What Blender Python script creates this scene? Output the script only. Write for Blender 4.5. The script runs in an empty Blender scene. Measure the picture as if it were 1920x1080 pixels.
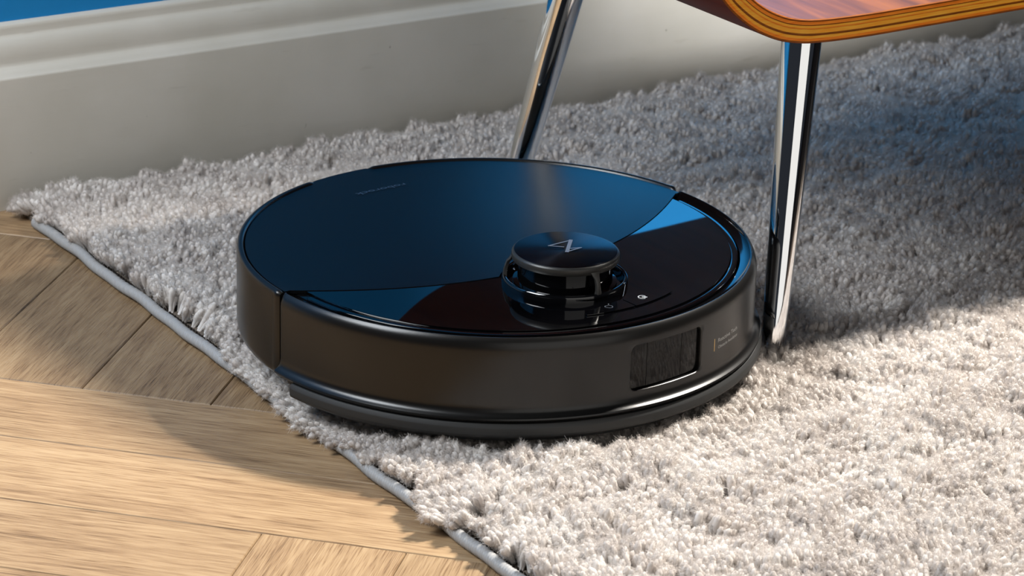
import bpy, bmesh, math, random
import numpy as np
from mathutils import Vector, Matrix, Quaternion
random.seed(7); RNG = np.random.default_rng(11)
SC = bpy.context.scene
COL = SC.collection
PI = math.pi

def lin(c):
    c = c / 255.0
    return c / 12.92 if c <= .04045 else ((c + .055) / 1.055) ** 2.4
def rgb(r, g, b): return (lin(r), lin(g), lin(b), 1.0)

# ------------------------------------------------------------------ room frame
# the wall runs along D2, D1 points from the room into the wall, FOOT is the near chair leg's foot
D1 = Vector((-.5882, .8087, 0)); D2 = Vector((.8087, .5882, 0)); FOOT = Vector((.1812, 1.9196, 0))
def P(s, t, z=0.0): return FOOT + D2 * s + D1 * t + Vector((0, 0, z))
ROOM = Matrix(((D2.x, D1.x, 0, FOOT.x), (D2.y, D1.y, 0, FOOT.y), (0, 0, 1, 0), (0, 0, 0, 1)))

# ------------------------------------------------------------------ camera
cam = bpy.data.cameras.new('camera'); co = bpy.data.objects.new('camera', cam); COL.objects.link(co)
F_PX, CAM_H, PITCH, ROLL = 5616.73, .768587, .357658, .0454399
cam.sensor_width = 36.0; cam.lens = F_PX / 1920 * 36.0; cam.clip_start = .05; cam.clip_end = 60
fwd = Vector((0, math.cos(PITCH), -math.sin(PITCH))); up0 = Vector((0, math.sin(PITCH), math.cos(PITCH))); rt0 = Vector((1, 0, 0))
cr, sr = math.cos(ROLL), math.sin(ROLL)
rt = rt0 * cr + up0 * sr; up = up0 * cr - rt0 * sr
M = Matrix((rt, up, -fwd)).transposed().to_4x4(); M.translation = (0, 0, CAM_H)
co.matrix_world = M
SC.camera = co
cam.dof.use_dof = True; cam.dof.focus_distance = 1.93; cam.dof.aperture_fstop = 22

# ------------------------------------------------------------------ world, lights, exposure
wd = bpy.data.worlds.new('world'); SC.world = wd; wd.use_nodes = True
bg = wd.node_tree.nodes['Background']; bg.inputs[0].default_value = (.6, .68, .85, 1); bg.inputs[1].default_value = .035
def area(name, loc, target, sx, sy, power, col):
    l = bpy.data.lights.new(name, 'AREA'); l.shape = 'RECTANGLE'; l.size = sx; l.size_y = sy; l.energy = power; l.color = col
    o = bpy.data.objects.new(name, l); COL.objects.link(o); o.location = loc
    o.rotation_euler = (Vector(target) - Vector(loc)).to_track_quat('-Z', 'Y').to_euler(); return o
def spot(name, loc, target, half, blend, radius, power, col):
    l = bpy.data.lights.new(name, 'SPOT'); l.spot_size = 2 * half; l.spot_blend = blend; l.shadow_soft_size = radius; l.energy = power; l.color = col
    o = bpy.data.objects.new(name, l); COL.objects.link(o); o.location = loc
    o.rotation_euler = (Vector(target) - Vector(loc)).to_track_quat('-Z', 'Y').to_euler(); return o
kd = (D2 * .72 + D1 * .02 + Vector((0, 0, 1))).normalized()
spot('key_spot', P(-.05, 0, .05) + kd * 2.4, P(-.42, -.50, 0), math.radians(21), .3, .13, 730, (1, .945, .87))
spot('wall_boost_spot', P(.2, -.2, 1.1), P(.40, .56, .44), math.radians(17), 1.0, .08, 300, (1, 1, 1))  # added lamp, brightens the wall that the robot's top mirrors
area('side_panel', (.95, .18, .62), (.18, 1.92, .22), 1.8, 1.3, 7, (1, .97, .92))
fd = Vector((-.60, -.36, .753)).normalized()
area('fill_left', P(-.2, .15, .1) + fd * 1.2, P(-.2, .15, .1), .5, .5, 17, (.90, .95, 1))  # unseen cool fill lamp, set close so it fades towards the right
SC.view_settings.view_transform = 'Standard'; SC.view_settings.look = 'None'; SC.view_settings.gamma = 1
SC.view_settings.use_curve_mapping = False; SC.view_settings.exposure = 0
SC.cycles.use_denoising = True; SC.cycles.max_bounces = 8; SC.cycles.sample_clamp_indirect = 6

# ------------------------------------------------------------------ material helpers
def new_mat(name):
    m = bpy.data.materials.new(name); m.use_nodes = True; nt = m.node_tree
    return m, nt, nt.nodes['Principled BSDF']
def simple(name, col, rough, metal=0.0, ior=1.5, spec=.5, aniso=0, coat=0, coatr=.05):
    m, nt, b = new_mat(name)
    b.inputs['Base Color'].default_value = col; b.inputs['Roughness'].default_value = rough; b.inputs['Metallic'].default_value = metal
    b.inputs['IOR'].default_value = ior; b.inputs['Specular IOR Level'].default_value = spec; b.inputs['Anisotropic'].default_value = aniso
    b.inputs['Coat Weight'].default_value = coat; b.inputs['Coat Roughness'].default_value = coatr
    return m
def N(nt, t, **kw):
    n = nt.nodes.new(t)
    for k, v in kw.items():
        if k.startswith('i_'): n.inputs[k[2:].replace('_', ' ')].default_value = v
        else: setattr(n, k, v)
    return n
def ramp(nt, stops):
    r = N(nt, 'ShaderNodeValToRGB'); e = r.color_ramp.elements
    e[0].position, e[0].color = stops[0]; e[1].position, e[1].color = stops[-1]
    for p_, c_ in stops[1:-1]:
        x = e.new(p_); x.color = c_
    return r
def noise_bump(m, scale, strength, dist, detail=2):
    nt = m.node_tree; b = nt.nodes['Principled BSDF']
    tc = N(nt, 'ShaderNodeTexCoord'); n = N(nt, 'ShaderNodeTexNoise'); n.inputs['Scale'].default_value = scale; n.inputs['Detail'].default_value = detail
    bp = N(nt, 'ShaderNodeBump'); bp.inputs['Strength'].default_value = strength; bp.inputs['Distance'].default_value = dist
    nt.links.new(tc.outputs['Object'], n.inputs['Vector']); nt.links.new(n.outputs['Fac'], bp.inputs['Height']); nt.links.new(bp.outputs[0], b.inputs['Normal'])
    return n

# ------------------------------------------------------------------ materials
def wood_floor():
    m, nt, b = new_mat('oak_plank')
    tc = N(nt, 'ShaderNodeTexCoord'); oi = N(nt, 'ShaderNodeObjectInfo')
    off = N(nt, 'ShaderNodeVectorMath', operation='SCALE'); off.inputs[0].default_value = (13.7, 7.3, 3.1)
    nt.links.new(oi.outputs['Random'], off.inputs['Scale'])
    ad = N(nt, 'ShaderNodeVectorMath', operation='ADD'); nt.links.new(tc.outputs['Object'], ad.inputs[0]); nt.links.new(off.outputs[0], ad.inputs[1])
    def mapped(sx, sy):
        mp = N(nt, 'ShaderNodeMapping'); mp.inputs['Scale'].default_value = (sx, sy, 1); nt.links.new(ad.outputs[0], mp.inputs['Vector']); return mp
    warp = N(nt, 'ShaderNodeTexNoise'); warp.inputs['Scale'].default_value = 1; warp.inputs['Detail'].default_value = 3
    nt.links.new(mapped(5, 14).outputs[0], warp.inputs['Vector'])
    g1 = N(nt, 'ShaderNodeTexNoise'); g1.inputs['Scale'].default_value = 1; g1.inputs['Detail'].default_value = 6; g1.inputs['Roughness'].default_value = .62; g1.inputs['Distortion'].default_value = .5
    nt.links.new(mapped(18, 330).outputs[0], g1.inputs['Vector'])
    g2 = N(nt, 'ShaderNodeTexNoise'); g2.inputs['Scale'].default_value = 1; g2.inputs['Detail'].default_value = 4; g2.inputs['Distortion'].default_value = .25
    nt.links.new(mapped(42, 1500).outputs[0], g2.inputs['Vector'])
    wv = N(nt, 'ShaderNodeTexWave', wave_type='BANDS', bands_direction='Y'); wv.inputs['Scale'].default_value = 1; wv.inputs['Distortion'].default_value = 9; wv.inputs['Detail'].default_value = 2; wv.inputs['Detail Scale'].default_value = .7
    nt.links.new(mapped(2.2, 13).outputs[0], wv.inputs['Vector'])
    def mix(a_, b_, f):
        x = N(nt, 'ShaderNodeMath', operation='MULTIPLY_ADD'); nt.links.new(a_, x.inputs[0]); x.inputs[1].default_value = f; nt.links.new(b_, x.inputs[2]); return x
    s1 = N(nt, 'ShaderNodeMath', operation='MULTIPLY'); nt.links.new(g1.outputs['Fac'], s1.inputs[0]); s1.inputs[1].default_value = .55
    s2 = mix(g2.outputs['Fac'], s1.outputs[0], .42); s3 = mix(wv.outputs['Fac'], s2.outputs[0], .05); s4 = mix(warp.outputs['Fac'], s3.outputs[0], .28)
    r = ramp(nt, [(.46, rgb(110, 84, 56)), (.58, rgb(152, 120, 84)), (.70, rgb(175, 143, 103)), (.86, rgb(190, 160, 120))])
    nt.links.new(s4.outputs[0], r.inputs[0])
    hv = N(nt, 'ShaderNodeHueSaturation'); mr = N(nt, 'ShaderNodeMapRange'); mr.inputs[3].default_value = .74; mr.inputs[4].default_value = .90; hv.inputs['Saturation'].default_value = .93
    nt.links.new(oi.outputs['Random'], mr.inputs[0]); nt.links.new(mr.outputs[0], hv.inputs['Value']); nt.links.new(r.outputs[0], hv.inputs['Color'])
    pr = ramp(nt, [(.32, (.74, .69, .64, 1)), (.46, (1, 1, 1, 1))]); nt.links.new(g2.outputs['Fac'], pr.inputs[0])
    pm = N(nt, 'ShaderNodeMix', data_type='RGBA', blend_type='MULTIPLY'); pm.inputs[0].default_value = 1; nt.links.new(hv.outputs[0], pm.inputs[6]); nt.links.new(pr.outputs[0], pm.inputs[7])
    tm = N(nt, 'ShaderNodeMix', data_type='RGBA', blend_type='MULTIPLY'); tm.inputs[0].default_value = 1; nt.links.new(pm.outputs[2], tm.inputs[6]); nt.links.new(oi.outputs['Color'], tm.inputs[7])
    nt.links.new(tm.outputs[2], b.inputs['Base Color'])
    b.inputs['Roughness'].default_value = .42; b.inputs['Specular IOR Level'].default_value = .35
    bp = N(nt, 'ShaderNodeBump'); bp.inputs['Strength'].default_value = .45; bp.inputs['Distance'].default_value = .0006
    nt.links.new(s2.outputs[0], bp.inputs['Height']); nt.links.new(bp.outputs[0], b.inputs['Normal'])
    return m
M_PLANK = wood_floor()
M_JOINT = simple('plank_joint', rgb(46, 30, 18), .8)

def baseboard_mat():
    m, nt, b = new_mat('baseboard_paint')
    tc = N(nt, 'ShaderNodeTexCoord')
    n1 = N(nt, 'ShaderNodeTexNoise'); n1.inputs['Scale'].default_value = 9; n1.inputs['Detail'].default_value = 5
    mp = N(nt, 'ShaderNodeMapping'); mp.inputs['Scale'].default_value = (22, 22, 150)
    n2 = N(nt, 'ShaderNodeTexNoise'); n2.inputs['Scale'].default_value = 1; n2.inputs['Detail'].default_value = 3
    n3 = N(nt, 'ShaderNodeTexNoise'); n3.inputs['Scale'].default_value = 150; n3.inputs['Detail'].default_value = 1
    nt.links.new(tc.outputs['Object'], n1.inputs['Vector']); nt.links.new(tc.outputs['Object'], mp.inputs[0]); nt.links.new(mp.outputs[0], n2.inputs['Vector']); nt.links.new(tc.outputs['Object'], n3.inputs['Vector'])
    r1 = ramp(nt, [(.3, rgb(190, 185, 173)), (.7, rgb(204, 199, 189))]); nt.links.new(n1.outputs['Fac'], r1.inputs[0])
    r2 = ramp(nt, [(.66, (0, 0, 0, 1)), (.8, (1, 1, 1, 1))]); nt.links.new(n2.outputs['Fac'], r2.inputs[0])
    r3 = ramp(nt, [(.80, (0, 0, 0, 1)), (.84, (1, 1, 1, 1))]); nt.links.new(n3.outputs['Fac'], r3.inputs[0])
    mx = N(nt, 'ShaderNodeMix', data_type='RGBA'); mx.inputs[7].default_value = rgb(168, 161, 148); nt.links.new(r1.outputs[0], mx.inputs[6])
    f = N(nt, 'ShaderNodeMath', operation='MULTIPLY'); f.inputs[1].default_value = .5; nt.links.new(r2.outputs[0], f.inputs[0]); nt.links.new(f.outputs[0], mx.inputs[0])
    mx2 = N(nt, 'ShaderNodeMix', data_type='RGBA'); mx2.inputs[7].default_value = rgb(110, 100, 88); nt.links.new(mx.outputs[2], mx2.inputs[6])
    f2 = N(nt, 'ShaderNodeMath', operation='MULTIPLY'); f2.inputs[1].default_value = .6; nt.links.new(r3.outputs[0], f2.inputs[0]); nt.links.new(f2.outputs[0], mx2.inputs[0])
    nt.links.new(mx2.outputs[2], b.inputs['Base Color']); b.inputs['Roughness'].default_value = .5
    bp = N(nt, 'ShaderNodeBump'); bp.inputs['Strength'].default_value = .25; bp.inputs['Distance'].default_value = .0006
    ad = N(nt, 'ShaderNodeMath', operation='ADD'); nt.links.new(n2.outputs['Fac'], ad.inputs[0]); nt.links.new(n1.outputs['Fac'], ad.inputs[1]); nt.links.new(ad.outputs[0], bp.inputs['Height']); nt.links.new(bp.outputs[0], b.inputs['Normal'])
    return m
M_BASE = baseboard_mat()
M_WALL = simple('blue_wall_paint', (.008, .22, .54, 1), .75, spec=.3); noise_bump(M_WALL, 260, .25, .0006)

def pile_mat():
    m = bpy.data.materials.new('shag_yarn'); m.use_nodes = True; nt = m.node_tree; nt.nodes.clear()
    out = N(nt, 'ShaderNodeOutputMaterial'); at = N(nt, 'ShaderNodeAttribute', attribute_type='INSTANCER', attribute_name='tint')
    r = ramp(nt, [(0, rgb(216, 208, 202)), (.5, rgb(231, 224, 218)), (1, rgb(241, 236, 231))]); nt.links.new(at.outputs['Fac'], r.inputs[0])
    d = N(nt, 'ShaderNodeBsdfDiffuse'); t = N(nt, 'ShaderNodeBsdfTranslucent'); mx = N(nt, 'ShaderNodeMixShader'); mx.inputs[0].default_value = .35
    nt.links.new(r.outputs[0], d.inputs[0]); nt.links.new(r.outputs[0], t.inputs[0]); nt.links.new(d.outputs[0], mx.inputs[1]); nt.links.new(t.outputs[0], mx.inputs[2]); nt.links.new(mx.outputs[0], out.inputs[0])
    return m
M_PILE = pile_mat()
M_BACK = simple('rug_backing', rgb(92, 82, 72), .95); noise_bump(M_BACK, 900, .8, .001)
M_CORD = simple('binding_thread', rgb(150, 149, 148), .5, spec=.4)
M_STITCH = simple('binding_stitch', rgb(60, 54, 50), .9)

M_SATIN = simple('satin_black_plastic', rgb(16, 15, 14), .28, spec=.42, metal=.05); noise_bump(M_SATIN, 2600, .12, .0002, 1)
M_LID = simple('matte_black_lid', rgb(6, 7, 10), .30, ior=1.43, spec=.38); noise_bump(M_LID, 3000, .10, .0002, 1)
M_GLOSS = simple('gloss_black_glass', rgb(3, 3, 4), .02, ior=1.95)
M_PIANO = simple('gloss_black_plastic', rgb(6, 6, 7), .07, ior=1.6)
M_DARK = simple('dark_plastic', rgb(16, 16, 16), .5)
M_SKIRT = simple('rubber_skirt', rgb(30, 31, 31), .6)
M_WIN = simple('sensor_glass', rgb(14, 11, 10), .05, ior=1.5)
M_CAP = simple('brushed_dark_metal', rgb(58, 60, 66), .24, metal=1, aniso=.92)
M_CAP.node_tree.nodes['Principled BSDF'].inputs['Anisotropic Rotation'].default_value = .25
_nt = M_CAP.node_tree; _tg = N(_nt, 'ShaderNodeTangent', direction_type='RADIAL', axis='Z'); _nt.links.new(_tg.outputs[0], _nt.nodes['Principled BSDF'].inputs['Tangent'])
M_CAPSIDE = simple('turret_side', rgb(50, 49, 47), .38, metal=.3)
M_INK = simple('white_ink', rgb(196, 200, 204), .5)
M_INK2 = simple('dim_ink', rgb(88, 94, 104), .4)
M_LIDINK = simple('lid_ink', rgb(62, 74, 92), .3, ior=2.2)
M_INK3 = simple('grey_ink', rgb(150, 150, 148), .5)
M_GOLD = simple('gold_ink', rgb(196, 160, 96), .4)
M_EMB = simple('emblem_silver', rgb(190, 194, 204), .3, metal=.6)
M_CHROME = simple('chrome', (.86, .87, .88, 1), .035, metal=1)
M_RUB = simple('foot_rubber', rgb(22, 22, 22), .6)

def veneer(name, c0, c1, c2, rough, coat):
    m, nt, b = new_mat(name)
    tc = N(nt, 'ShaderNodeTexCoord'); mp = N(nt, 'ShaderNodeMapping'); mp.inputs['Scale'].default_value = (70, 7, 70)
    n = N(nt, 'ShaderNodeTexNoise'); n.inputs['Scale'].default_value = .6; n.inputs['Detail'].default_value = 5; n.inputs['Distortion'].default_value = 1.2
    nt.links.new(tc.outputs['Object'], mp.inputs[0]); nt.links.new(mp.outputs[0], n.inputs['Vector'])
    r = ramp(nt, [(.3, c0), (.5, c1), (.68, c2)]); nt.links.new(n.outputs['Fac'], r.inputs[0]); nt.links.new(r.outputs[0], b.inputs['Base Color'])
    b.inputs['Roughness'].default_value = rough; b.inputs['Specular IOR Level'].default_value = .3; b.inputs['Coat Weight'].default_value = coat; b.inputs['Coat Roughness'].default_value = .12
    return m
M_VTOP = veneer('walnut_veneer', rgb(72, 34, 11), rgb(100, 51, 17), rgb(130, 72, 22), .5, .04)
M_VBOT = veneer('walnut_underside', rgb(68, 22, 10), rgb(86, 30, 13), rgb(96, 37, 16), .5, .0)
def ply(name, c0, c1):
    m, nt, b = new_mat(name)
    tc = N(nt, 'ShaderNodeTexCoord'); mp = N(nt, 'ShaderNodeMapping'); mp.inputs['Scale'].default_value = (50, 50, 900)
    n = N(nt, 'ShaderNodeTexNoise'); n.inputs['Scale'].default_value = 1; n.inputs['Detail'].default_value = 4
    nt.links.new(tc.outputs['Object'], mp.inputs[0]); nt.links.new(mp.outputs[0], n.inputs['Vector'])
    r = ramp(nt, [(.3, c0), (.62, c1)]); nt.links.new(n.outputs['Fac'], r.inputs[0]); nt.links.new(r.outputs[0], b.inputs['Base Color'])
    b.inputs['Roughness'].default_value = .3; b.inputs['Coat Weight'].default_value = .4
    return m
M_PG = ply('ply_gold', rgb(255, 162, 36), rgb(255, 190, 70)); M_PA = ply('ply_amber', rgb(240, 122, 26), rgb(252, 150, 46)); M_PD = ply('ply_glue_line', rgb(120, 60, 12), rgb(158, 86, 20))

# ------------------------------------------------------------------ object helpers
def mesh_obj(name, verts, faces, mat, parent=None, smooth=True, mats=None, midx=None, sharp=35):
    me = bpy.data.meshes.new(name); me.from_pydata([tuple(v) for v in verts], [], faces)
    for mm in (mats or [mat]): me.materials.append(mm)
    if midx is not None: me.polygons.foreach_set('material_index', midx)
    me.update()
    if smooth:
        me.shade_smooth()
        if sharp: me.set_sharp_from_angle(angle=math.radians(sharp))
    o = bpy.data.objects.new(name, me); COL.objects.link(o)
    if parent is not None: o.parent = parent
    return o
def from_bm(name, bm, mat, parent=None, smooth=True, sharp=35):
    me = bpy.data.meshes.new(name); bmesh.ops.recalc_face_normals(bm, faces=bm.faces); bm.to_mesh(me); bm.free(); me.materials.append(mat)
    if smooth:
        me.shade_smooth(); me.set_sharp_from_angle(angle=math.radians(sharp))
    o = bpy.data.objects.new(name, me); COL.objects.link(o)
    if parent is not None: o.parent = parent
    return o
def tag(o, label=None, cat=None, group=None, kind=None):
    if label: o['label'] = label
    if cat: o['category'] = cat
    if group: o['group'] = group
    if kind: o['kind'] = kind
    return o
def empty(name, mat4):
    o = bpy.data.objects.new(name, None); COL.objects.link(o); o.empty_display_size = .02; o.matrix_world = mat4; return o
def lathe(prof, n=96, a0=0.0, a1=360.0, c=(0, 0), mod=None, close=True):
    """prof: (r, z) in mm, closed loop when close; returns verts (m), faces"""
    full = abs(a1 - a0 - 360) < 1e-6; cols = n if full else n + 1
    V = []; Fc = []; K = len(prof)
    for i in range(cols):
        a = math.radians(a0 + (a1 - a0) * i / n)
        for (r, z) in prof:
            if mod: r2, z2 = mod(r, z, math.degrees(a))
            else: r2, z2 = r, z
            V.append((c[0] * .001 + r2 * .001 * math.cos(a), c[1] * .001 + r2 * .001 * math.sin(a), z2 * .001))
    kk = K if close else K - 1
    for i in range(n):
        j = (i + 1) % cols
        for k in range(kk):
            l = (k + 1) % K
            Fc.append((i * K + k, j * K + k, j * K + l, i * K + l))
    if not full and close:
        Fc.append(tuple(range(K - 1, -1, -1))); Fc.append(tuple((cols - 1) * K + k for k in range(K)))
    return V, Fc
def lathe_obj(name, prof, mat, parent, **kw):
    sharp = kw.pop('sharp', 35)
    V, Fc = lathe(prof, **kw)
    bm = bmesh.new(); vs = [bm.verts.new(v) for v in V]
    for f in Fc:
        try: bm.faces.new([vs[i] for i in f])
        except ValueError: pass
    bmesh.ops.remove_doubles(bm, verts=bm.verts, dist=1e-6)
    return from_bm(name, bm, mat, parent, sharp=sharp)
def plate(name, pts, z0, z1, mat, parent, bevel=.0004):
    """closed outline in mm, from z0 up to z1 in mm, with a small rounded top edge"""
    bm = bmesh.new()
    vs = [bm.verts.new((x * .001, y * .001, z1 * .001)) for x, y in pts]
    f = bm.faces.new(vs)
    if f.normal.z < 0: f.normal_flip()
    if bevel:
        r = bmesh.ops.inset_region(bm, faces=[f], thickness=bevel, depth=0)
        for v in vs: v.co.z -= bevel
    edges = [e for e in bm.edges if e.is_boundary]
    r = bmesh.ops.extrude_edge_only(bm, edges=edges)
    lows = [v for v in r['geom'] if isinstance(v, bmesh.types.BMVert)]
    for v in lows: v.co.z = z0 * .001
    bound = [e for e in bm.edges if e.is_boundary]
    bmesh.ops.holes_fill(bm, edges=bound)
    return from_bm(name, bm, mat, parent, sharp=25)
def tube(path, radii, n=16):
    V = []; Fc = []; path = [Vector(p) for p in path]
    for i, p in enumerate(path):
        d = (path[min(i + 1, len(path) - 1)] - path[max(i - 1, 0)]).normalized()
        u = d.orthogonal().normalized() if i == 0 else (u0 - d * u0.dot(d)).normalized()
        u0 = u; w = d.cross(u)
        for k in range(n):
            a = 2 * PI * k / n; V.append(p + (u * math.cos(a) + w * math.sin(a)) * radii[i])
    for i in range(len(path) - 1):
        for k in range(n):
            l = (k + 1) % n; Fc.append((i * n + k, i * n + l, (i + 1) * n + l, (i + 1) * n + k))
    Fc.append(tuple(range(n - 1, -1, -1))); Fc.append(tuple((len(path) - 1) * n + k for k in range(n)))
    return V, Fc
def text_mesh(s, size):
    cu = bpy.data.curves.new('t', 'FONT'); cu.body = s; cu.size = size; cu.extrude = 0; cu.resolution_u = 3
    o = bpy.data.objects.new('t', cu); COL.objects.link(o)
    dg = bpy.context.evaluated_depsgraph_get(); me = bpy.data.meshes.new_from_object(o.evaluated_get(dg))
    V = [tuple(v.co) for v in me.vertices]; Fc = [tuple(p.vertices) for p in me.polygons]
    bpy.data.objects.remove(o); bpy.data.curves.remove(cu); bpy.data.meshes.remove(me)
    return V, Fc
def stroke(pts, w):
    """polyline in mm -> list of quads (verts, faces), flat"""
    V = []; Fc = []
    for (x0, y0), (x1, y1) in zip(pts[:-1], pts[1:]):
        d = Vector((x1 - x0, y1 - y0)); L = d.length
        if L < 1e-9: continue
        d /= L; n = Vector((-d.y, d.x)) * w / 2; e = d * w * .35; b = len(V)
        V += [(x0 - e.x + n.x, y0 - e.y + n.y), (x0 - e.x - n.x, y0 - e.y - n.y), (x1 + e.x - n.x, y1 + e.y - n.y), (x1 + e.x + n.x, y1 + e.y + n.y)]
        Fc.append((b, b + 1, b + 2, b + 3))
    return V, Fc

# ================================================================== SETTING
G_ANG = -.20003976; E1 = Vector((math.cos(G_ANG), math.sin(G_ANG), 0)); E2 = Vector((E1.y, -E1.x, 0)); G0, G1, W = -.63963577, -1.73756206, .08900391
def floor_point(u, v, z=0.0): return E1 * (G0 + u * W) + E2 * (G1 + v * W) + Vector((0, 0, z))
# floor slab: reaches everywhere the room is seen; planks lie on it
fl = mesh_obj('floor', [(-4, -2, -.006), (5, -2, -.006), (5, 7, -.006), (-4, 7, -.006), (-4, -2, -.05), (5, -2, -.05), (5, 7, -.05), (-4, 7, -.05)],
              [(0, 1, 2, 3), (4, 7, 6, 5), (0, 4, 5, 1), (1, 5, 6, 2), (2, 6, 7, 3), (3, 7, 4, 0)], M_JOINT, smooth=False)
tag(fl, kind='structure')
def plank_mesh(L):
    g = .0003; hx = L * W / 2 - g; hy = W / 2 - g; b = .0006
    V = [(-hx, -hy, -.0065), (hx, -hy, -.0065), (hx, hy, -.0065), (-hx, hy, -.0065),
         (-hx, -hy, -.0008), (hx, -hy, -.0008), (hx, hy, -.0008), (-hx, hy, -.0008),
         (-hx + b, -hy + b, 0), (hx - b, -hy + b, 0), (hx - b, hy - b, 0), (-hx + b, hy - b, 0)]
    Fc = [(0, 1, 5, 4), (1, 2, 6, 5), (2, 3, 7, 6), (3, 0, 4, 7), (4, 5, 9, 8), (5, 6, 10, 9), (6, 7, 11, 10), (7, 4, 8, 11), (8, 9, 10, 11)]
    me = bpy.data.meshes.new('plank'); me.from_pydata(V, [], Fc); me.materials.append(M_PLANK); me.update(); return me
PM = {L: plank_mesh(L) for L in (3, 6)}
def lay(u0, v0, L, along_u, tone=1.0):
    """plank of length L cells, from cell (u0, v0)"""
    cu = u0 + (L / 2 if along_u else .5); cv = v0 + (.5 if along_u else L / 2)
    c = floor_point(cu, cv)
    if (c.xy - Vector((-.1, 1.9))).length > 1.15: return
    ax = E1 if along_u else E2; seen = False
    for k in range(-3, 4):
        r = c + ax * (L * W * k / 6) - FOOT
        if r.dot(D1) < .62 and r.dot(D2) < -.28: seen = True
    if not seen: return
    o = bpy.data.objects.new('plank', PM[L]); COL.objects.link(o); o.parent = fl
    ang = math.atan2(E1.y, E1.x) if along_u else math.atan2(E2.y, E2.x)
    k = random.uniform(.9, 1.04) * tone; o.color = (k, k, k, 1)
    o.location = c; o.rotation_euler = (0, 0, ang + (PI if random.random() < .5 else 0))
for u in range(-9, 12):
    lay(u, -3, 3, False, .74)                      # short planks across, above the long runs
for v in (0, 1):
    for u in (-9, -3, 3, 9): lay(u + (1 if v == 1 else 0), v, 6, True)
for v in range(2, 8):
    for u in (-4, -10): lay(u, v, 6, True)
for u in range(2, 11):
    lay(u, 2, 3, False); lay(u, 5, 3, False)
for v in range(-12, -3):
    for u in (-13, -7, -1): lay(u + (v % 2) * 2, v, 6, True)

# wall and skirting board, laid out along D2 at the wall's foot
T_FACE = .545
def extrude_profile(name, prof, s0, s1, mat, n=1):
    V = []; Fc = []; K = len(prof)
    for i in range(n + 1):
        s = s0 + (s1 - s0) * i / n
        for d, z in prof: V.append((s, T_FACE + d * .001, z * .001))
    for i in range(n):
        for k in range(K):
            l = (k + 1) % K; Fc.append((i * K + k, (i + 1) * K + k, (i + 1) * K + l, i * K + l))
    Fc.append(tuple(range(K - 1, -1, -1))); Fc.append(tuple(n * K + k for k in range(K)))
    bm = bmesh.new(); vs = [bm.verts.new(v) for v in V]
    for f in Fc: bm.faces.new([vs[i] for i in f])
    o = from_bm(name, bm, mat, sharp=50); o.matrix_world = ROOM; return o
bprof = [(26, -6), (0, -6), (0, 103.5), (.25, 104.6), (1.0, 105.2), (1.6, 105.6), (3.2, 107.6), (5.4, 109.6), (7.6, 111.2), (8.6, 112.4), (9.0, 114.5), (9.2, 118), (9.8, 122), (11.0, 126),
         (12.8, 129.4), (15.2, 132.0), (17.0, 133.2), (17.5, 134.5), (17.7, 138.5), (18.2, 140.6), (19.3, 141.8), (26, 142.6)]
bb = extrude_profile('baseboard_back', bprof, -1.6, 2.4, M_BASE); tag(bb, kind='structure')
wl = extrude_profile('wall_back', [(25, -6), (25, 2500), (125, 2500), (125, -6)], -1.7, 2.5, M_WALL); tag(wl, kind='structure')

# ================================================================== RUG
rug = empty('shag_rug', ROOM @ Matrix.Translation((0, .1, 0)))
tag(rug, 'pale grey shag rug with corded edge lying on the oak floor by the wall', 'rug')
def edge_s(t): return -.3405 + .053 * t      # left edge of the rug, in room s
T0, T1 = -.45, .533
def RV(s, t, z): return (s, t - .1, z)        # rug-local
S_R = 1.05
V = [RV(edge_s(T0) + .006, T0, .0008), RV(S_R, T0, .0008), RV(S_R, T1, .0008), RV(edge_s(T1) + .006, T1, .0008)]
V += [(x, y, .0042) for x, y, z in V]
mesh_obj('backing', V, [(3, 2, 1, 0), (4, 5, 6, 7), (0, 1, 5, 4), (1, 2, 6, 5), (2, 3, 7, 6), (3, 0, 4, 7)], M_BACK, rug, smooth=False)
# corded binding with every turn of thread modelled as a ridge
def cord():
    V = []; Fc = []; n = 14; pitch = .0024; Lc = (T1 - .035) - T0; rings = int(Lc / pitch * 8)
    for i in range(rings + 1):
        t = T0 + Lc * i / rings; s = edge_s(t) + .0042 + .0007 * math.sin(t * 47) + .0005 * math.sin(t * 121 + 1); z = .0046 + .0004 * math.sin(t * 63)
        for k in range(n):
            a = 2 * PI * k / n
            ph = (t / pitch) + a / (2 * PI) * 3
            r = .0034 + .00075 * abs(math.sin(PI * ph)) ** .6 + .00012 * math.sin(t * 900 + a * 3)
            V.append(RV(s + r * math.cos(a), t, max(z + r * math.sin(a), .0006)))
    for i in range(rings):
        for k in range(n):
            l = (k + 1) % n; Fc.append((i * n + k, i * n + l, (i + 1) * n + l, (i + 1) * n + k))
    Fc.append(tuple(range(n - 1, -1, -1))); Fc.append(tuple(rings * n + k for k in range(n)))
    o = mesh_obj('edge_binding', V, Fc, M_CORD, rug, sharp=0); o['label'] = 'pale silvery thread-wrapped cord along the rug edge'; return o
cord()
# the row of stitches beside the cord
V = []; Fc = []
t = T0
while t < T1 - .04:
    s = edge_s(t) + .0098; b = len(V); h = .0052; dx = .0022; dy = .0011
    V += [RV(s - dx, t - dy, .004), RV(s + dx, t + dy * .2, .004), RV(s + dx, t + dy * 1.6, .004), RV(s - dx, t + dy * .6, .004), RV(s - dx * .2, t, h + .0012), RV(s + dx * .3, t + dy * .8, h + .0012)]
    Fc += [(b, b + 1, b + 5, b + 4), (b + 1, b + 2, b + 5), (b + 2, b + 3, b + 4, b + 5), (b + 3, b, b + 4)]
    t += .0042
tag(mesh_obj('binding_stitch', V, Fc, M_STITCH, rug), kind='stuff')

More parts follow.
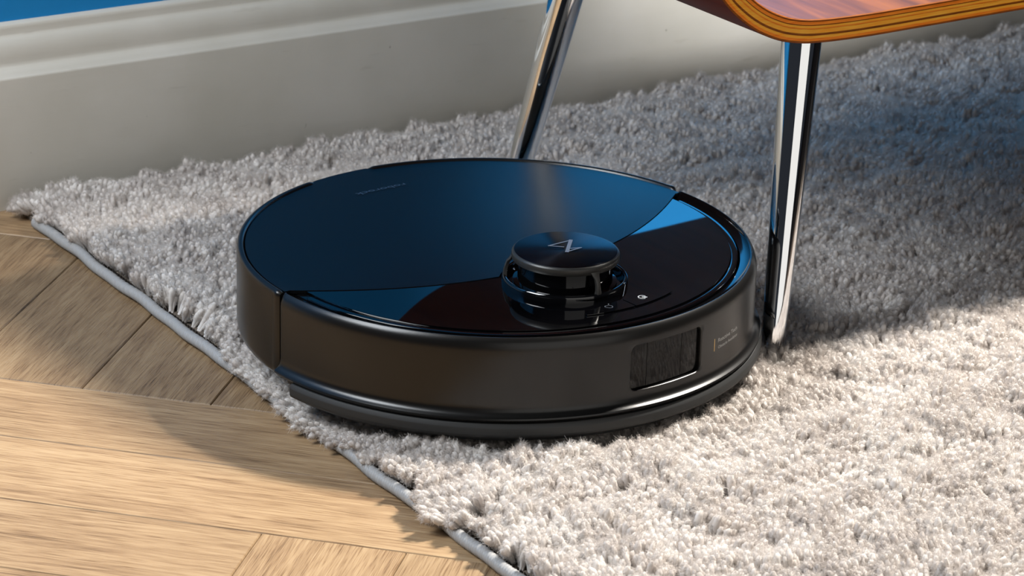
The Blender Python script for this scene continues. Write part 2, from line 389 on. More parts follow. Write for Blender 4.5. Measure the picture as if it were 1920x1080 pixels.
def vnoise(x, y, scale, seed):
    r = np.random.default_rng(seed); n = 64; g = r.random((n, n))
    x = x / scale + 1000.5; y = y / scale + 1000.5
    xi = np.floor(x).astype(int); yi = np.floor(y).astype(int); fx = x - xi; fy = y - yi
    fx = fx * fx * (3 - 2 * fx); fy = fy * fy * (3 - 2 * fy)
    g00 = g[xi % n, yi % n]; g10 = g[(xi + 1) % n, yi % n]; g01 = g[xi % n, (yi + 1) % n]; g11 = g[(xi + 1) % n, (yi + 1) % n]
    return (g00 * (1 - fx) + g10 * fx) * (1 - fy) + (g01 * (1 - fx) + g11 * fx) * fy

# yarn tufts: a few fuzzy tufts are modelled fibre by fibre, then set out over the backing
def tuft(seed, nf):
    r = random.Random(seed); V = []; Fc = []
    H = .020
    # two or three plies of soft yarn make the body of a tuft
    plies = []
    for q in range(3):
        a0 = 2 * PI * q / 3 + r.uniform(-.4, .4); sp_ = r.uniform(.0013, .0022); hh = H * r.uniform(.72, .95); plies.append((a0, sp_, hh))
        rings, n = 7, 6; b = len(V)
        for i in range(rings):
            f = i / (rings - 1); z = f * hh; off = .0005 + sp_ * f ** 1.3; rad = (.0009 + .0011 * math.sin(min(f, .85) * 1.85) ** 2) * (1 if i < rings - 1 else .5) * r.uniform(.85, 1.15)
            cx, cy = off * math.cos(a0 + 1.1 * f), off * math.sin(a0 + 1.1 * f)
            for k in range(n):
                a = 2 * PI * k / n; rr = rad * r.uniform(.8, 1.2); V.append((cx + rr * math.cos(a), cy + rr * math.sin(a), z))
        for i in range(rings - 1):
            for k in range(n):
                l = (k + 1) % n; Fc.append((b + i * n + k, b + i * n + l, b + (i + 1) * n + l, b + (i + 1) * n + k))
        Fc.append(tuple(b + (rings - 1) * n + k for k in range(n)))
    for j in range(nf):
        a0, sp_, hh = plies[j % 3]; f = r.uniform(.25, 1.0) ** .7; off = .0005 + sp_ * f ** 1.3
        a = r.uniform(0, 2 * PI); el = r.uniform(-.2, 1.4) if f > .8 else r.uniform(-.2, .6)
        d = Vector((math.cos(a) * math.cos(el), math.sin(a) * math.cos(el), math.sin(el)))
        p0 = Vector((off * math.cos(a0 + 1.1 * f), off * math.sin(a0 + 1.1 * f), f * hh)) + d * .0012
        L = r.uniform(.0018, .0042); pts = [p0]; seg = 4
        for s_ in range(seg):
            d = (d + Vector((r.uniform(-.9, .9), r.uniform(-.9, .9), r.uniform(-.6, .8)))).normalized(); pts.append(pts[-1] + d * L / seg)
        wd_ = r.uniform(.00005, .00010)
        u = d.orthogonal().normalized(); w2 = d.cross(u); b = len(V)
        for s_, p_ in enumerate(pts[:-1]):
            rr = wd_ * (1 - .5 * s_ / seg)
            for k in range(3):
                an = 2 * PI * k / 3; V.append(tuple(p_ + (u * math.cos(an) + w2 * math.sin(an)) * rr))
        V.append(tuple(pts[-1]))
        for s_ in range(seg - 1):
            for k in range(3):
                l = (k + 1) % 3; Fc.append((b + s_ * 3 + k, b + s_ * 3 + l, b + s_ * 3 + 3 + l, b + s_ * 3 + 3 + k))
        tp = b + seg * 3; q0 = b + (seg - 1) * 3
        for k in range(3): Fc.append((q0 + k, q0 + (k + 1) % 3, tp))
    return V, Fc
NV = 8
allV = []; allF = []; kind = []
for k in range(NV):
    v, f = tuft(100 + k, 420); b = len(allV); allV += v; allF += [tuple(i + b for i in q) for q in f]; kind += [k] * len(v)
# roots
PITCH_T = .0058
RC = (np.array([-.01004, 1.90146]) - np.array(FOOT.xy)); rc_s = RC @ np.array(D2.xy); rc_t = RC @ np.array(D1.xy)
ss, tt = np.meshgrid(np.arange(-.36, .98, PITCH_T), np.arange(T0 + .01, T1 - .004, PITCH_T * .866), indexing='xy')
ss = ss + (np.arange(ss.shape[0])[:, None] % 2) * PITCH_T / 2
ss = ss.ravel() + RNG.uniform(-.0014, .0014, ss.size); tt = tt.ravel() + RNG.uniform(-.0014, .0014, tt.size)
es = -.3405 + .053 * tt
cov = np.exp(-((tt - .065) / .062) ** 2) + np.exp(-((tt + .098) / .024) ** 2) + np.exp(-((tt - .535) / .035) ** 2)
keep = (ss > es + .0125 - .0045 * np.clip(cov, 0, 1) + .0016 * np.sin(tt * 190)) & (ss < .20 + (tt + .357) * .98)
rr = np.hypot(ss - rc_s, tt - rc_t); keep &= rr > .128
keep &= np.hypot(ss, tt) > .0095
keep &= np.hypot(ss - ((D2.x * -.1872 + D2.y * .2547)), tt - (D1.x * -.1872 + D1.y * .2547)) > .009
ss, tt, rr, es, cov = ss[keep], tt[keep], rr[keep], es[keep], cov[keep]
# leaning: neighbouring tufts gather into clumps, edge tufts spill outwards
nz = lambda sc, sd: vnoise(ss, tt, sc, sd) - .5
lx = 1.15 * nz(.017, 1) + .8 * nz(.045, 2) + .5 * nz(.009, 3); ly = 1.15 * nz(.017, 4) + .8 * nz(.045, 5) + .5 * nz(.009, 6)
lx += RNG.normal(0, .10, ss.size); ly += RNG.normal(0, .10, ss.size)
de = ss - es - .0105
spill = .06 + 1.15 * np.clip(cov, 0, 1) + .5 * (vnoise(tt, tt * 0, .021, 9) - .5)
wE = np.exp(-(de / .013) ** 2); lx -= spill * 1.9 * wE
dwall = (T1 - tt); ly -= .25 * np.exp(-(dwall / .01) ** 2)
near = np.clip((.1815 - rr) / .012, 0, 1); under = np.clip((.176 - rr) / .008, 0, 1)
lx += near * .9 * (ss - rc_s) / rr; ly += near * .9 * (tt - rc_t) / rr
hgt = .93 + .34 * nz(.03, 7) + .42 * nz(.012, 8) + RNG.normal(0, .06, ss.size); hgt = hgt * (1 - (.28 * near + .22 * under) * (1 - wE))
wid = RNG.uniform(.95, 1.35, ss.size)
tint = np.clip(.5 + .9 * nz(.02, 12) + RNG.normal(0, .2, ss.size), 0, 1)
rot = np.zeros((ss.size, 3))
for i in range(ss.size):
    q = Vector((lx[i], ly[i], 1)).to_track_quat('Z', 'Y') @ Quaternion((0, 0, 1), random.uniform(0, 2 * PI)); e = q.to_euler(); rot[i] = (e.x, e.y, e.z)
nr = ss.size; nb = len(allV)
me = bpy.data.meshes.new('pile')
me.from_pydata(allV + [RV(a_, b_, .0035) for a_, b_ in zip(ss, tt)], [], allF); me.materials.append(M_PILE)
def attr(name, typ, data, fld, w):
    a_ = me.attributes.new(name, typ, 'POINT'); a_.data.foreach_set(fld, np.ascontiguousarray(data, dtype=np.int32 if typ == 'INT' else np.float32).ravel())
attr('kind', 'INT', np.r_[np.array(kind), -np.ones(nr)], 'value', 1)
attr('pick', 'INT', np.r_[np.zeros(nb), RNG.integers(0, NV, nr)], 'value', 1)
attr('rot', 'FLOAT_VECTOR', np.vstack([np.zeros((nb, 3)), rot]), 'vector', 3)
attr('scl', 'FLOAT_VECTOR', np.vstack([np.ones((nb, 3)), np.stack([wid, wid, hgt], 1)]), 'vector', 3)
attr('tint', 'FLOAT', np.r_[np.zeros(nb), tint], 'value', 1)
me.update(); me.shade_smooth()
pile = bpy.data.objects.new('pile', me); COL.objects.link(pile); pile.parent = rug; tag(pile, 'long fluffy pale grey yarn pile', kind='stuff')
ng = bpy.data.node_groups.new('pile_tufts', 'GeometryNodeTree')
ng.interface.new_socket('Geometry', in_out='INPUT', socket_type='NodeSocketGeometry'); ng.interface.new_socket('Geometry', in_out='OUTPUT', socket_type='NodeSocketGeometry')
gi = ng.nodes.new('NodeGroupInput'); go = ng.nodes.new('NodeGroupOutput'); L_ = ng.links.new
def named(n, t):
    x = ng.nodes.new('GeometryNodeInputNamedAttribute'); x.data_type = t; x.inputs['Name'].default_value = n; return x
ka = named('kind', 'INT')
def sep(val):
    c_ = ng.nodes.new('FunctionNodeCompare'); c_.data_type = 'INT'; c_.operation = 'EQUAL'
    ins = [i for i in c_.inputs if i.type == 'INT']; L_(ka.outputs['Attribute'], ins[0]); ins[1].default_value = val
    s_ = ng.nodes.new('GeometryNodeSeparateGeometry'); s_.domain = 'POINT'; L_(gi.outputs[0], s_.inputs[0]); L_(c_.outputs[0], s_.inputs[1]); return s_.outputs[0]
jn = ng.nodes.new('GeometryNodeJoinGeometry')
for k in range(NV):
    g2 = ng.nodes.new('GeometryNodeGeometryToInstance'); L_(sep(k), g2.inputs[0]); L_(g2.outputs[0], jn.inputs[0])
ip = ng.nodes.new('GeometryNodeInstanceOnPoints'); L_(sep(-1), ip.inputs['Points']); L_(jn.outputs[0], ip.inputs['Instance'])
ip.inputs['Pick Instance'].default_value = True
L_(named('pick', 'INT').outputs[0], ip.inputs['Instance Index'])
er = ng.nodes.new('FunctionNodeEulerToRotation'); L_(named('rot', 'FLOAT_VECTOR').outputs[0], er.inputs[0]); L_(er.outputs[0], ip.inputs['Rotation'])
L_(named('scl', 'FLOAT_VECTOR').outputs[0], ip.inputs['Scale']); L_(ip.outputs[0], go.inputs[0])
md = pile.modifiers.new('tufts', 'NODES'); md.node_group = ng

# ================================================================== ROBOT VACUUM
PHI = math.radians(-50.5); TA, TB = .0161, .0132
nrm = Vector((-TA, -TB, 1)).normalized()
tilt = Vector((0, 0, 1)).rotation_difference(nrm).to_matrix().to_4x4()
robot = empty('robot_vacuum', Matrix.Translation((-.01004, 1.90146, .012)) @ tilt @ Matrix.Rotation(PHI, 4, 'Z'))
tag(robot, 'round black robot vacuum cleaner standing on the shag rug beside the chrome chair leg', 'robot vacuum')
TC = (81.5, -8.3)                                        # turret centre
# rear side shell with raised rim, rim lowered at the very back
def shell_mod(r, z, a):
    a = a % 360; k = max(0, min(1, (9.6 - abs(a - 182.5)) / 1.6))
    if z > 74: z = z - 1.5 * k * (1 if z > 77 else 0)
    # rounded rib at both ends of the shell
    e = min(abs(a - 94.6), abs(a - 268.3))
    if r > 172: r = r - (1.3 * max(0, 1 - e / .55) ** 2) + .55 * math.exp(-((e - 1.3) / .7) ** 2)
    if z > 78 and e < 1.2: z -= 1.2 * (1 - e / 1.2) ** 2
    return r, z
sp = [(158, 17), (158, 75.5), (168.6, 75.5), (169.6, 77.0), (170.6, 79.2), (171.2, 79.8), (172.2, 80.05), (173.4, 79.8), (174.3, 79.0), (174.8, 77.6), (175, 75.5), (175, 60), (175, 40), (175, 27), (174.2, 23), (172, 20), (168, 18)]
lathe_obj('rear_shell', sp, M_SATIN, robot, n=330, a0=94.6, a1=268.3, mod=shell_mod, sharp=40)
# front bumper with an opening for the sensor window
def bumper():
    prof = [(160, 25.4), (163.0, 66), (163.0, 75.0), (163.5, 75.8), (166, 76.5), (168.6, 77.6), (170.1, 78.8), (170.6, 79.2), (171.2, 79.2), (172.6, 78.0), (173.8, 75.9), (174.7, 73.2),
            (175, 70.6), (175, 66.5), (175, 61), (175, 55.5), (175, 50), (175, 44.5), (175, 39), (175, 35.2), (175.05, 34.2), (175.2, 33.0), (175.5, 31.7), (176.1, 30.4), (177.0, 29.25), (178.3, 28.3), (179.7, 27.7), (180.1, 26.8), (179.2, 25.5)]
    kt, kb = 12, 19; A0, A1, NA = -91.2, 92.4, 306; K = len(prof)
    aw0, aw1 = -11.4, 12.0
    i0 = round((aw0 - A0) / (A1 - A0) * NA); i1 = round((aw1 - A0) / (A1 - A0) * NA)
    bm = bmesh.new(); G = []
    for i in range(NA + 1):
        a = math.radians(A0 + (A1 - A0) * i / NA); e = min(i, NA - i) * (A1 - A0) / NA
        cr_ = max(0, 1 - e / .5) ** 2
        row = []
        for k, (r, z) in enumerate(prof):
            if r > 170: r -= .9 * cr_
            row.append(bm.verts.new((r * math.cos(a) * .001, r * math.sin(a) * .001, z * .001)))
        G.append(row)
    for i in range(NA):
        for k in range(K):
            l = (k + 1) % K
            if i0 <= i < i1 and kt <= k < kb: continue
            bm.faces.new((G[i][k], G[i][l], G[i + 1][l], G[i + 1][k]))
    bm.faces.new([G[0][k] for k in range(K)]); bm.faces.new([G[NA][k] for k in range(K - 1, -1, -1)])
    for i in range(i0 + 1, i1):
        for k in range(kt + 1, kb):
            bm.verts.remove(G[i][k])
    # loop round the block, then rings down to the rounded window
    loop = [G[i][kt] for i in range(i0, i1)] + [G[i1][k] for k in range(kt, kb)] + [G[i][kb] for i in range(i1, i0, -1)] + [G[i0][k] for k in range(kb, kt, -1)]
    aa = lambda v: math.degrees(math.atan2(v.co.y, v.co.x)); mm = lambda v: v.co.z * 1000
    S = math.radians(1) * 175                                 # mm per degree
    wa0, wa1, wz0, wz1, rad = -9.5 * S, 10.6 * S, 36.6, 68.4, 5.2
    def rrect(x, z):
        """push a direction point onto the rounded rectangle's outline"""
        cx, cz = (wa0 + wa1) / 2, (wz0 + wz1) / 2; hx, hz = (wa1 - wa0) / 2, (wz1 - wz0) / 2
        dx, dz = x - cx, z - cz; bx = (aw1 - aw0) * S / 2; bz = (prof[kt][1] - prof[kb][1]) / 2
        f = max(abs(dx) / hx, abs(dz) / hz)
        px, pz = dx / f, dz / f
        qx, qz = max(-(hx - rad), min(hx - rad, px)), max(-(hz - rad), min(hz - rad, pz))
        ex, ez = px - qx, pz - qz; L = math.hypot(ex, ez)
        if abs(px) > hx - rad and abs(pz) > hz - rad: px, pz = qx + ex / L * rad, qz + ez / L * rad
        return cx + px, cz + pz
    def at(x, z, r):
        a = x / S; return (r * math.cos(math.radians(a)) * .001, r * math.sin(math.radians(a)) * .001, z * .001)
    tg = [rrect(aa(v) * S, mm(v)) for v in loop]
    prev = loop; rings = []
    for f, r in ((.5, 175), (1, 175), (1.018, 174.7), (1.035, 173.8), (1.035, 171.2)):
        ring = []
        for v, (x, z) in zip(loop, tg):
            if f <= 1: X, Z = aa(v) * S * (1 - f) + x * f, mm(v) * (1 - f) + z * f
            else:
                cx, cz = (wa0 + wa1) / 2, (wz0 + wz1) / 2; g = (f - 1) * 15
                X = x - math.copysign(min(abs(x - cx), g), x - cx); Z = z - math.copysign(min(abs(z - cz), g), z - cz)
            ring.append(bm.verts.new(at(X, Z, r)))
        n = len(ring)
        for j in range(n): bm.faces.new((prev[j], prev[(j + 1) % n], ring[(j + 1) % n], ring[j]))
        prev = ring
    o = from_bm('front_bumper', bm, M_SATIN, robot, sharp=40)
    o.data.materials.append(M_PIANO)
    for pl in o.data.polygons:
        c_ = pl.center
        if math.hypot(c_.x, c_.y) < .1704 and c_.z > .06: pl.material_index = 1
    # three panes of the window, each a curved plate with rounded outer corners
    def pane(xa, xb, name, lab=None):
        bm = bmesh.new(); nx = max(6, int((xb - xa) / 1.5)); nz_ = 16; g = []
        for i in range(nx + 1):
            x = xa + (xb - xa) * i / nx; col_ = []
            lo, hi = wz0 + .5, wz1 - 1.0
            for end, sg in ((wa0 + .5, 1), (wa1 - 1.4, -1)):
                u = (x - end) * sg
                if u < rad:
                    dd = rad - math.sqrt(max(0, rad * rad - (rad - u) ** 2)); lo = max(lo, wz0 + .5 + dd); hi = min(hi, wz1 - 1.0 - dd)
            for k in range(nz_ + 1): col_.append(bm.verts.new(at(x, lo + (hi - lo) * k / nz_, 172.6)))
            g.append(col_)
        for i in range(nx):
            for k in range(nz_): bm.faces.new((g[i][k], g[i + 1][k], g[i + 1][k + 1], g[i][k + 1]))
        bmesh.ops.solidify(bm, geom=bm.faces[:], thickness=.0009)
        return from_bm(name, bm, M_WIN, fr, sharp=40)
    fr = lathe_obj('sensor_window', [(168, 34), (171.4, 34), (171.4, 71), (168, 71)], M_DARK, robot, n=24, a0=-11, a1=12)
    fr['label'] = 'glossy rectangular sensor window in the front bumper'
    c1, c2 = -4.9 * S, 4.7 * S
    pane(wa0 + .5, c1 - .18, 'sensor_pane'); pane(c1 + .18, c2 - .18, 'sensor_pane'); pane(c2 + .18, wa1 - 1.4, 'sensor_pane')
bumper()
# lower skirt strip under the bumper
def skirt_mod(r, z, a):
    e = 86.5 - abs(a); k = max(0, min(1, e / 1.6)); k = 1 - (1 - k) ** 2
    return (r if r < 170 else 172 + (r - 172) * (.3 + .7 * k)), (z if z < 18 else 17.5 + (z - 17.5) * (.35 + .65 * k))
lathe_obj('bumper_skirt', [(160, 9), (160, 24.6), (178.4, 24.6), (179.4, 24.3), (180.9, 22.0), (181.1, 21.2), (181.0, 17.2), (180.2, 15.6), (172, 10), (168, 9)], M_SKIRT, robot, n=240, a0=-86.5, a1=86.5, mod=skirt_mod, sharp=25)
# chassis
lathe_obj('chassis', [(0.01, 4), (158, 4), (163.5, 12), (164.2, 25), (162.2, 75), (161.8, 75.9), (161, 76.2), (0.01, 76.2)], M_PIANO, robot, n=160, sharp=25)
def circ(c, r, a0, a1, n): return [(c[0] + r * math.cos(math.radians(a0 + (a1 - a0) * i / n)), c[1] + r * math.sin(math.radians(a0 + (a1 - a0) * i / n))) for i in range(n + 1)]
lx_ = lambda y, o=0: 54.6 + o - .00222 * y * y
def edge_pts(off, rc):
    pts = []; cut = False
    for i in range(-330, 331):
        y = i * .5; x = lx_(y, off)
        if math.hypot(x - TC[0], y - TC[1]) < rc:
            if not cut:
                cut = True; ya = y
            yb = y; continue
        pts.append((x, y))
    # arc that replaces the cut span, going round the turret's back side
    a_in = math.degrees(math.atan2(ya - TC[1], lx_(ya, off) - TC[0])) % 360; a_out = math.degrees(math.atan2(yb - TC[1], lx_(yb, off) - TC[0])) % 360
    arc = circ(TC, rc, a_in, a_out, 24)
    k = next(j for j, p_ in enumerate(pts) if p_[1] > yb); return pts[:k] + arc + pts[k:]
# lid
ep = edge_pts(0, 43.0)
RL = 169.2
ep = [p_ for p_ in ep if math.hypot(*p_) < RL - .3]
ls = ep[0]; le = ep[-1]; aL = math.degrees(math.atan2(ls[1], ls[0])) % 360; aR = math.degrees(math.atan2(le[1], le[0])) % 360
def lid_r(a):
    k = max(0, min(1, (9.2 - abs(a - 182.5)) / 1.2)); return RL + 4.6 * k
arc = [(lid_r(aR + (aL - aR) * i / 200) * math.cos(math.radians(aR + (aL - aR) * i / 200)), lid_r(aR + (aL - aR) * i / 200) * math.sin(math.radians(aR + (aL - aR) * i / 200))) for i in range(201)]
lid = plate('lid', ep + arc, 76.5, 79.3, M_LID, robot, .0005); lid['label'] = 'matte dark lid covering the rear of the top'
# deck
RD = 157.0
ep2 = edge_pts(.7, 41.8); ep2 = [p_ for p_ in ep2 if math.hypot(*p_) < RD - .2]
aL2 = math.degrees(math.atan2(ep2[0][1], ep2[0][0])); aR2 = math.degrees(math.atan2(ep2[-1][1], ep2[-1][0]))
deck = plate('top_panel', ep2[::-1] + circ((0, 0), RD, aL2, aR2, 180), 76.3, 79.3, M_GLOSS, robot, .0009); deck['label'] = 'mirror-gloss black front part of the top'
# step between the deck and the bumper
lathe_obj('deck_trim', [(157.4, 75), (157.4, 77.2), (158.0, 77.5), (160.9, 77.5), (161.8, 77.2), (162.1, 76.2), (162.1, 75)], M_GLOSS, robot, n=200, a0=-87, a1=88.5)
# buttons: a lens shape split in two
def lens(a0, a1):
    inner = []; outer = []
    for i in range(25):
        a = a0 + (a1 - a0) * i / 24; f = 1 - (abs(a) / 15.0) ** 2
        f = max(f, 0) ** .8
        outer.append((142.9 - 1.4 * (1 - f), a)); inner.append((141.2 - 11.6 * f, a))
    o_ = [(r * math.cos(math.radians(a)), r * math.sin(math.radians(a))) for r, a in outer]; i_ = [(r * math.cos(math.radians(a)), r * math.sin(math.radians(a))) for r, a in inner]
    return o_, i_
for a0, a1, nm, lb in ((-14.6, -.18, 'home_button', None), (.18, 14.6, 'power_button', None)):
    o_, i_ = lens(a0, a1); bt = plate(nm, o_ + i_[::-1], 78.9, 79.72, M_GLOSS, robot, .00035)
    if nm == 'power_button':
        c = (134.9 * math.cos(math.radians(5.4)), 134.9 * math.sin(math.radians(5.4))); g0 = 50.5
        V1, F1 = stroke(circ(c, 2.5, g0 + 38, g0 + 322, 22), .62); V2, F2 = stroke([c, (c[0] + 3.1 * math.cos(math.radians(g0)), c[1] + 3.1 * math.sin(math.radians(g0)))], .62)
        F2 = [tuple(i + len(V1) for i in f) for f in F2]
        mesh_obj('power_symbol', [(x * .001, y * .001, .07976) for x, y in V1 + V2], F1 + F2, M_INK, bt, smooth=False)
    else:
        c = (136.2 * math.cos(math.radians(-6.6)), 136.2 * math.sin(math.radians(-6.6))); pts = []
        for i in range(33):
            a = 2 * PI * i / 32; rr_ = 2.1 * (1 + .45 * max(0, math.cos(a)) ** 6); an = a + math.radians(50.5 + 180)
            pts.append((c[0] + rr_ * math.cos(an), c[1] + rr_ * math.sin(an)))
        V1, F1 = stroke(pts, .3); mesh_obj('home_symbol', [(x * .001, y * .001, .07976) for x, y in V1], F1, M_INK2, bt, smooth=False)
# lettering on the lid: reads from the rear of the robot
ph = math.radians(50.5); R2 = lambda x, y: (x * math.cos(ph) - y * math.sin(ph), x * math.sin(ph) + y * math.cos(ph))
a_ = R2(-67.0, 111.8); b_ = R2(-100.5, 86.0); ux = Vector((b_[0] - a_[0], b_[1] - a_[1])); Lw = ux.length; ux /= Lw; uy = Vector((-ux.y, ux.x))
V1, F1 = text_mesh('roborock', 8.0); wx = max(v[0] for v in V1); k = Lw / wx
V1 = [((a_[0] + ux.x * v[0] * k + uy.x * (v[1] * .85 - 2.2)) * .001, (a_[1] + ux.y * v[0] * k + uy.y * (v[1] * .85 - 2.2)) * .001, .07934) for v in V1]
mesh_obj('lid_lettering', V1, F1, M_LIDINK, lid, smooth=False)
# lettering on the bumper
def wrap(s, size, a0, z, width=None, mat=M_INK3, name='bumper_lettering'):
    V1, F1 = text_mesh(s, size); wx = max(v[0] for v in V1); k = (width / wx) if width else 1
    out = []
    for v in V1:
        a = math.radians(a0) + v[0] * k / 175.05; out.append((175.12 * math.cos(a) * .001, 175.12 * math.sin(a) * .001, (z + v[1]) * .001))
    o = mesh_obj(name, out, F1, mat, robot, smooth=False); return o
wrap('Reactive Tech', 3.9, 16.6, 50.6, 27.6)
wrap('Obstacle Avoidance', 3.0, 16.8, 46.0, 27.6, M_INK3)
am = math.radians(15.3); o = []
for da in (-.0016, .0016):
    for z in (45.6, 54.2): o.append((175.12 * math.cos(am + da) * .001, 175.12 * math.sin(am + da) * .001, z * .001))
mesh_obj('gold_mark', o, [(0, 1, 3, 2)], M_GOLD, robot, smooth=False)
# turret
def tlathe(name, prof, mat, parent, c=TC, n=120, sharp=35):
    """own object at the turret's centre, so brushed metal runs round it"""
    V_, F_ = lathe(prof, n=n)
    bm = bmesh.new(); vs = [bm.verts.new(v) for v in V_]
    for f in F_:
        try: bm.faces.new([vs[i] for i in f])
        except ValueError: pass
    bmesh.ops.remove_doubles(bm, verts=bm.verts, dist=1e-6)
    o = from_bm(name, bm, mat, parent, sharp=sharp)
    if parent is robot: o.location = (c[0] * .001, c[1] * .001, 0)
    return o
tur = tlathe('lidar_turret', [(.01, 78), (34, 78), (34, 80.2), (31.2, 80.6), (31.0, 81.5), (31.0, 94.5), (.01, 94.5)], M_PIANO, robot)
tur['label'] = 'raised round laser turret with a brushed cap'
tlathe('turret_ring', [(38.6, 77.5), (38.6, 82.5), (38.9, 83.1), (39.5, 83.4), (40.3, 83.3), (40.9, 82.7), (41.2, 81.6), (41.2, 77.5)], M_PIANO, tur)
cap = tlathe('turret_cap', [(.01, 94.6), (34.2, 94.6), (34.9, 94.9), (35.2, 95.5), (35.3, 98.7), (35.1, 99.2), (34.3, 100.2), (33.8, 100.45), (.01, 100.15)], M_CAPSIDE, tur)
tlathe('cap_disc', [(.01, 99.8), (33.6, 99.9), (33.6, 100.5), (33.2, 100.62), (.01, 100.45)], M_CAP, tur, sharp=60)
for k in range(3):
    a = math.radians(-6.5 + 120 * k); r0 = Vector((math.cos(a), math.sin(a), 0)); tg_ = Vector((-r0.y, r0.x, 0)); bm = bmesh.new(); g = []
    for rr_, z, hw, th in ((34.6, 96.6, 3.4, 1.0), (35.4, 94.6, 2.5, 1.1), (37.3, 92.4, 1.6, 1.2), (38.6, 88.5, 1.45, 1.2), (39.2, 85.5, 1.6, 1.25), (39.3, 82.0, 2.2, 1.4)):
        c_ = r0 * rr_; g.append([bm.verts.new(tuple((c_ + tg_ * hw * sx + r0 * th * sy + Vector((0, 0, z))) * .001)) for sx, sy in ((-1, -1), (1, -1), (1, .6), (.6, 1), (-.6, 1), (-1, .6))])
    for q, r_ in zip(g[:-1], g[1:]):
        for j in range(6): bm.faces.new((q[j], q[(j + 1) % 6], r_[(j + 1) % 6], r_[j]))
    bm.faces.new(g[0]); bm.faces.new(g[-1][::-1]); from_bm('turret_post', bm, M_CAPSIDE, tur, sharp=50)
# emblem on the cap
E_ = [(-4.2, 1.6), (-11.4, -5.1), (-11.2, 13.5)], [(-11.2, 13.5), (4, -2.3)], [(4, -2.3), (3.4, 10.2), (0.6, 3.6)]
V1 = []; F1 = []
for pts, w_ in zip(E_, (1.1, 2.5, 1.1)):
    v, f = stroke(pts, w_); F1 += [tuple(i + len(V1) for i in q) for q in f]; V1 += v
mesh_obj('emblem', [(x * .001, y * .001, .10072 + .00001 * (i // 4)) for i, (x, y) in enumerate(V1)], F1, M_EMB, tur, smooth=False)

# ================================================================== CHAIR
chair = empty('plywood_chair', ROOM)
tag(chair, 'bent plywood chair with walnut face, golden laminated edge and tapered chrome legs', 'chair')
outer = [(-172, 560), (-160, 480), (-147, 420), (-133, 370), (-118, 330), (-103, 303), (-92, 287.5), (-83.1, 277.7), (-74.5, 269), (-62.6, 259.6), (-50.9, 252.4), (-39.1, 247.0), (-27.5, 243.1), (-13, 240.2), (0, 238.9),
         (20, 238.0), (50, 237.6), (109, 238.1), (188, 238.9), (280, 239.3), (420, 239.8), (600, 240.2), (800, 240.6), (940, 243), (1010, 249), (1060, 258)]  # unseen right end lengthened so the seat's shadow covers more rug
def catmull(p, n):
    out = []
    for i in range(len(p) - 1):
        p0 = p[max(i - 1, 0)]; p1 = p[i]; p2 = p[i + 1]; p3 = p[min(i + 2, len(p) - 1)]
        for k in range(n):
            t = k / n; out.append(tuple(.5 * (2 * b + (c - a) * t + (2 * a - 5 * b + 4 * c - d) * t * t + (3 * b - a - 3 * c + d) * t ** 3) for a, b, c, d in zip(p0, p1, p2, p3)))
    out.append(p[-1]); return out
oc = catmull(outer, 4)
nrmls = []
for i in range(len(oc)):
    a = oc[max(i - 1, 0)]; b = oc[min(i + 1, len(oc) - 1)]; d = Vector((b[0] - a[0], b[1] - a[1])).normalized(); nrmls.append((-d.y, d.x))
TH = 15.2
# (distance from the outer face as a fraction, material, edge recess mm)
layers = [(0, .08, 3, .2), (.08, .20, 4, 0), (.20, .32, 2, 0), (.32, .42, 3, .25), (.42, .60, 2, 0), (.60, .66, 4, .1), (.66, .76, 2, 0), (.76, .80, 3, .15), (.80, .93, 4, 0), (.93, 1.0, 3, .15)]
TN, TF = -20.0, 376.0
IB = 32                                                      # profile steps of the rising end that follow its rounded top
def z_top(t):                                                # height of the shell's rounded upper edge across its width
    w_ = min((t - TN) / 150.0, (TF - t) / 50.0); w_ = max(0.0, min(1.0, w_)); return 283 + 60 * math.sin(w_ * PI / 2) ** .8
def along(i, t):
    if i >= IB: return oc[i], nrmls[i]
    zt = z_top(t); k = next(j for j in range(len(oc) - 1) if oc[j + 1][1] <= zt); cut = k + (oc[k][1] - zt) / max(oc[k][1] - oc[k + 1][1], 1e-6)
    u = cut + (IB - cut) * i / IB; k = min(int(u), len(oc) - 2); f = u - k
    return tuple(a + (b - a) * f for a, b in zip(oc[k], oc[k + 1])), tuple(a + (b - a) * f for a, b in zip(nrmls[k], nrmls[k + 1]))
LIFT = .012                                                   # the shell rises slightly towards the wall side
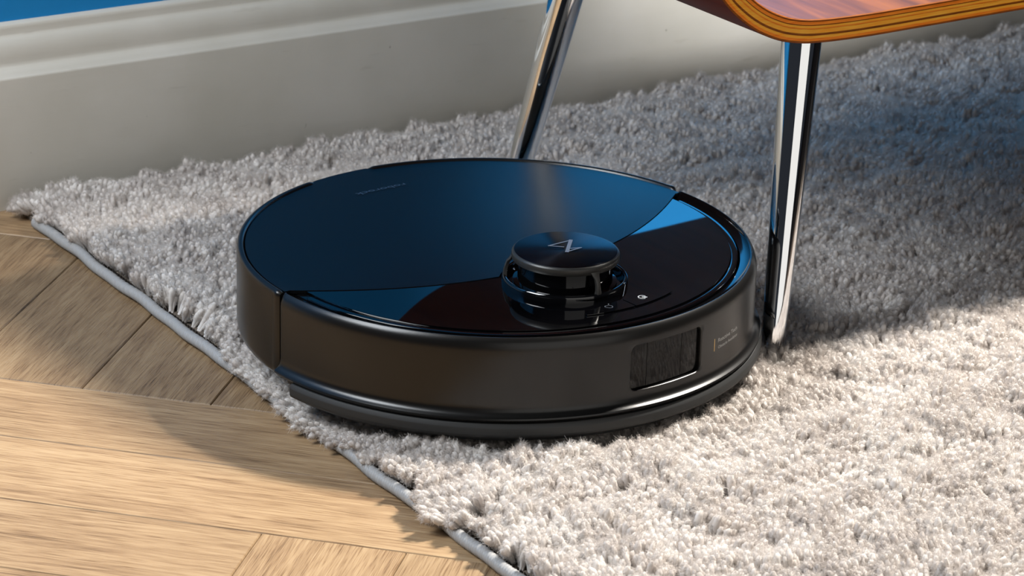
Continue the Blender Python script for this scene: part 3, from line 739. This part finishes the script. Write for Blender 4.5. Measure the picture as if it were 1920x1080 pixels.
def seat():
    V = []; Fc = []; mi = []; idx = {}
    mats = [M_VTOP, M_VBOT, M_PG, M_PD, M_PA]
    def v(i, f, t):
        key = (i, round(f, 4), round(t, 3))
        if key not in idx:
            pc, pn = along(i, t); x = pc[0] + pn[0] * TH * f; z = pc[1] + pn[1] * TH * f + (t - TN) * LIFT
            idx[key] = len(V); V.append((x * .001, t * .001, z * .001))
        return idx[key]
    n = len(oc)
    for i in range(n - 1):
        for (f0, f1, m_, rec) in layers:
            for tt_, sg in ((TN + rec, 1), (TF - rec, -1)):
                q = (v(i, f0, tt_), v(i + 1, f0, tt_), v(i + 1, f1, tt_), v(i, f1, tt_)); Fc.append(q if sg > 0 else q[::-1]); mi.append(m_)
        for (a, b) in zip(layers[:-1], layers[1:]):
            if abs(a[3] - b[3]) > 1e-6:
                for T_, s_ in ((TN, 1), (TF, -1)):
                    q = (v(i, a[1], T_ + s_ * a[3]), v(i + 1, a[1], T_ + s_ * a[3]), v(i + 1, a[1], T_ + s_ * b[3]), v(i, a[1], T_ + s_ * b[3])); Fc.append(q); mi.append(3)
        # rounded arris then the two veneer faces
        ts = [TN + .7 + (TF - TN - 1.4) * k / 24 for k in range(25)]
        for T_, s_ in ((TN, 1), (TF, -1)):
            Fc.append((v(i, 1.0, T_ + s_ * .1), v(i + 1, 1.0, T_ + s_ * .1), v(i + 1, 1.045, T_ + s_ * .7), v(i, 1.045, T_ + s_ * .7))); mi.append(3)
            Fc.append((v(i, 0, T_ + s_ * .25), v(i + 1, 0, T_ + s_ * .25), v(i + 1, -.03, T_ + s_ * .7), v(i, -.03, T_ + s_ * .7))); mi.append(1)
        for t0, t1 in zip(ts[:-1], ts[1:]):
            Fc.append((v(i, 1.045, t0), v(i + 1, 1.045, t0), v(i + 1, 1.045, t1), v(i, 1.045, t1))); mi.append(0)
            Fc.append((v(i, -.03, t0), v(i, -.03, t1), v(i + 1, -.03, t1), v(i + 1, -.03, t0))); mi.append(1)
    for i in (0, n - 1):
        for t0, t1 in zip(ts[:-1], ts[1:]):
            Fc.append((v(i, -.03, t0), v(i, 1.045, t0), v(i, 1.045, t1), v(i, -.03, t1))); mi.append(2)
    o = mesh_obj('seat_shell', V, Fc, None, chair, mats=mats, midx=mi, sharp=30)
    bm = bmesh.new(); bm.from_mesh(o.data); bmesh.ops.recalc_face_normals(bm, faces=bm.faces); bm.to_mesh(o.data); bm.free()
    return o
seat()
RI = ROOM.inverted()
def leg(foot_w, lean_w, ztop):
    """tapered chrome tube, world foot point, horizontal lean per metre of height"""
    path = []; rad = []; Lh = ztop - .0075
    for i in range(13):
        f = i / 12; z = .0075 + Lh * f; p_ = foot_w + lean_w * (z - .02); p_.z = z; path.append(RI @ p_); rad.append(.0074 + (.0142 - .0074) * (z / .235) ** .9)
    rad[0] = .0062
    V_, F_ = tube(path, rad, 40)
    o = mesh_obj('leg', V_, F_, M_CHROME, chair, sharp=40)
    a, b = path[0], path[0] + (path[1] - path[0]).normalized() * -.0022
    V_, F_ = tube([b, a + (a - b) * .6], [.0066, .0072], 24); mesh_obj('foot_cap', V_, F_, M_RUB, o)
    return o
OUTN = Vector((.155, .988, 0)); OUTF = Vector((.988, -.155, 0))
leg(Vector((FOOT.x, FOOT.y, 0)), OUTN * .24, .243)
fb = Vector((-.006, 2.1743, 0))
leg(fb, OUTF * .215, .250)
# the pair at the lengthened seat's other end, outside the picture
leg(P(.93, 0), (OUTN.cross(Vector((0, 0, 1)))) * -.0 + (D1 - D2).normalized() * .2, .246); leg(P(.93, .315), (-D1 - D2).normalized() * .2, .252)
bpy.context.view_layer.update()
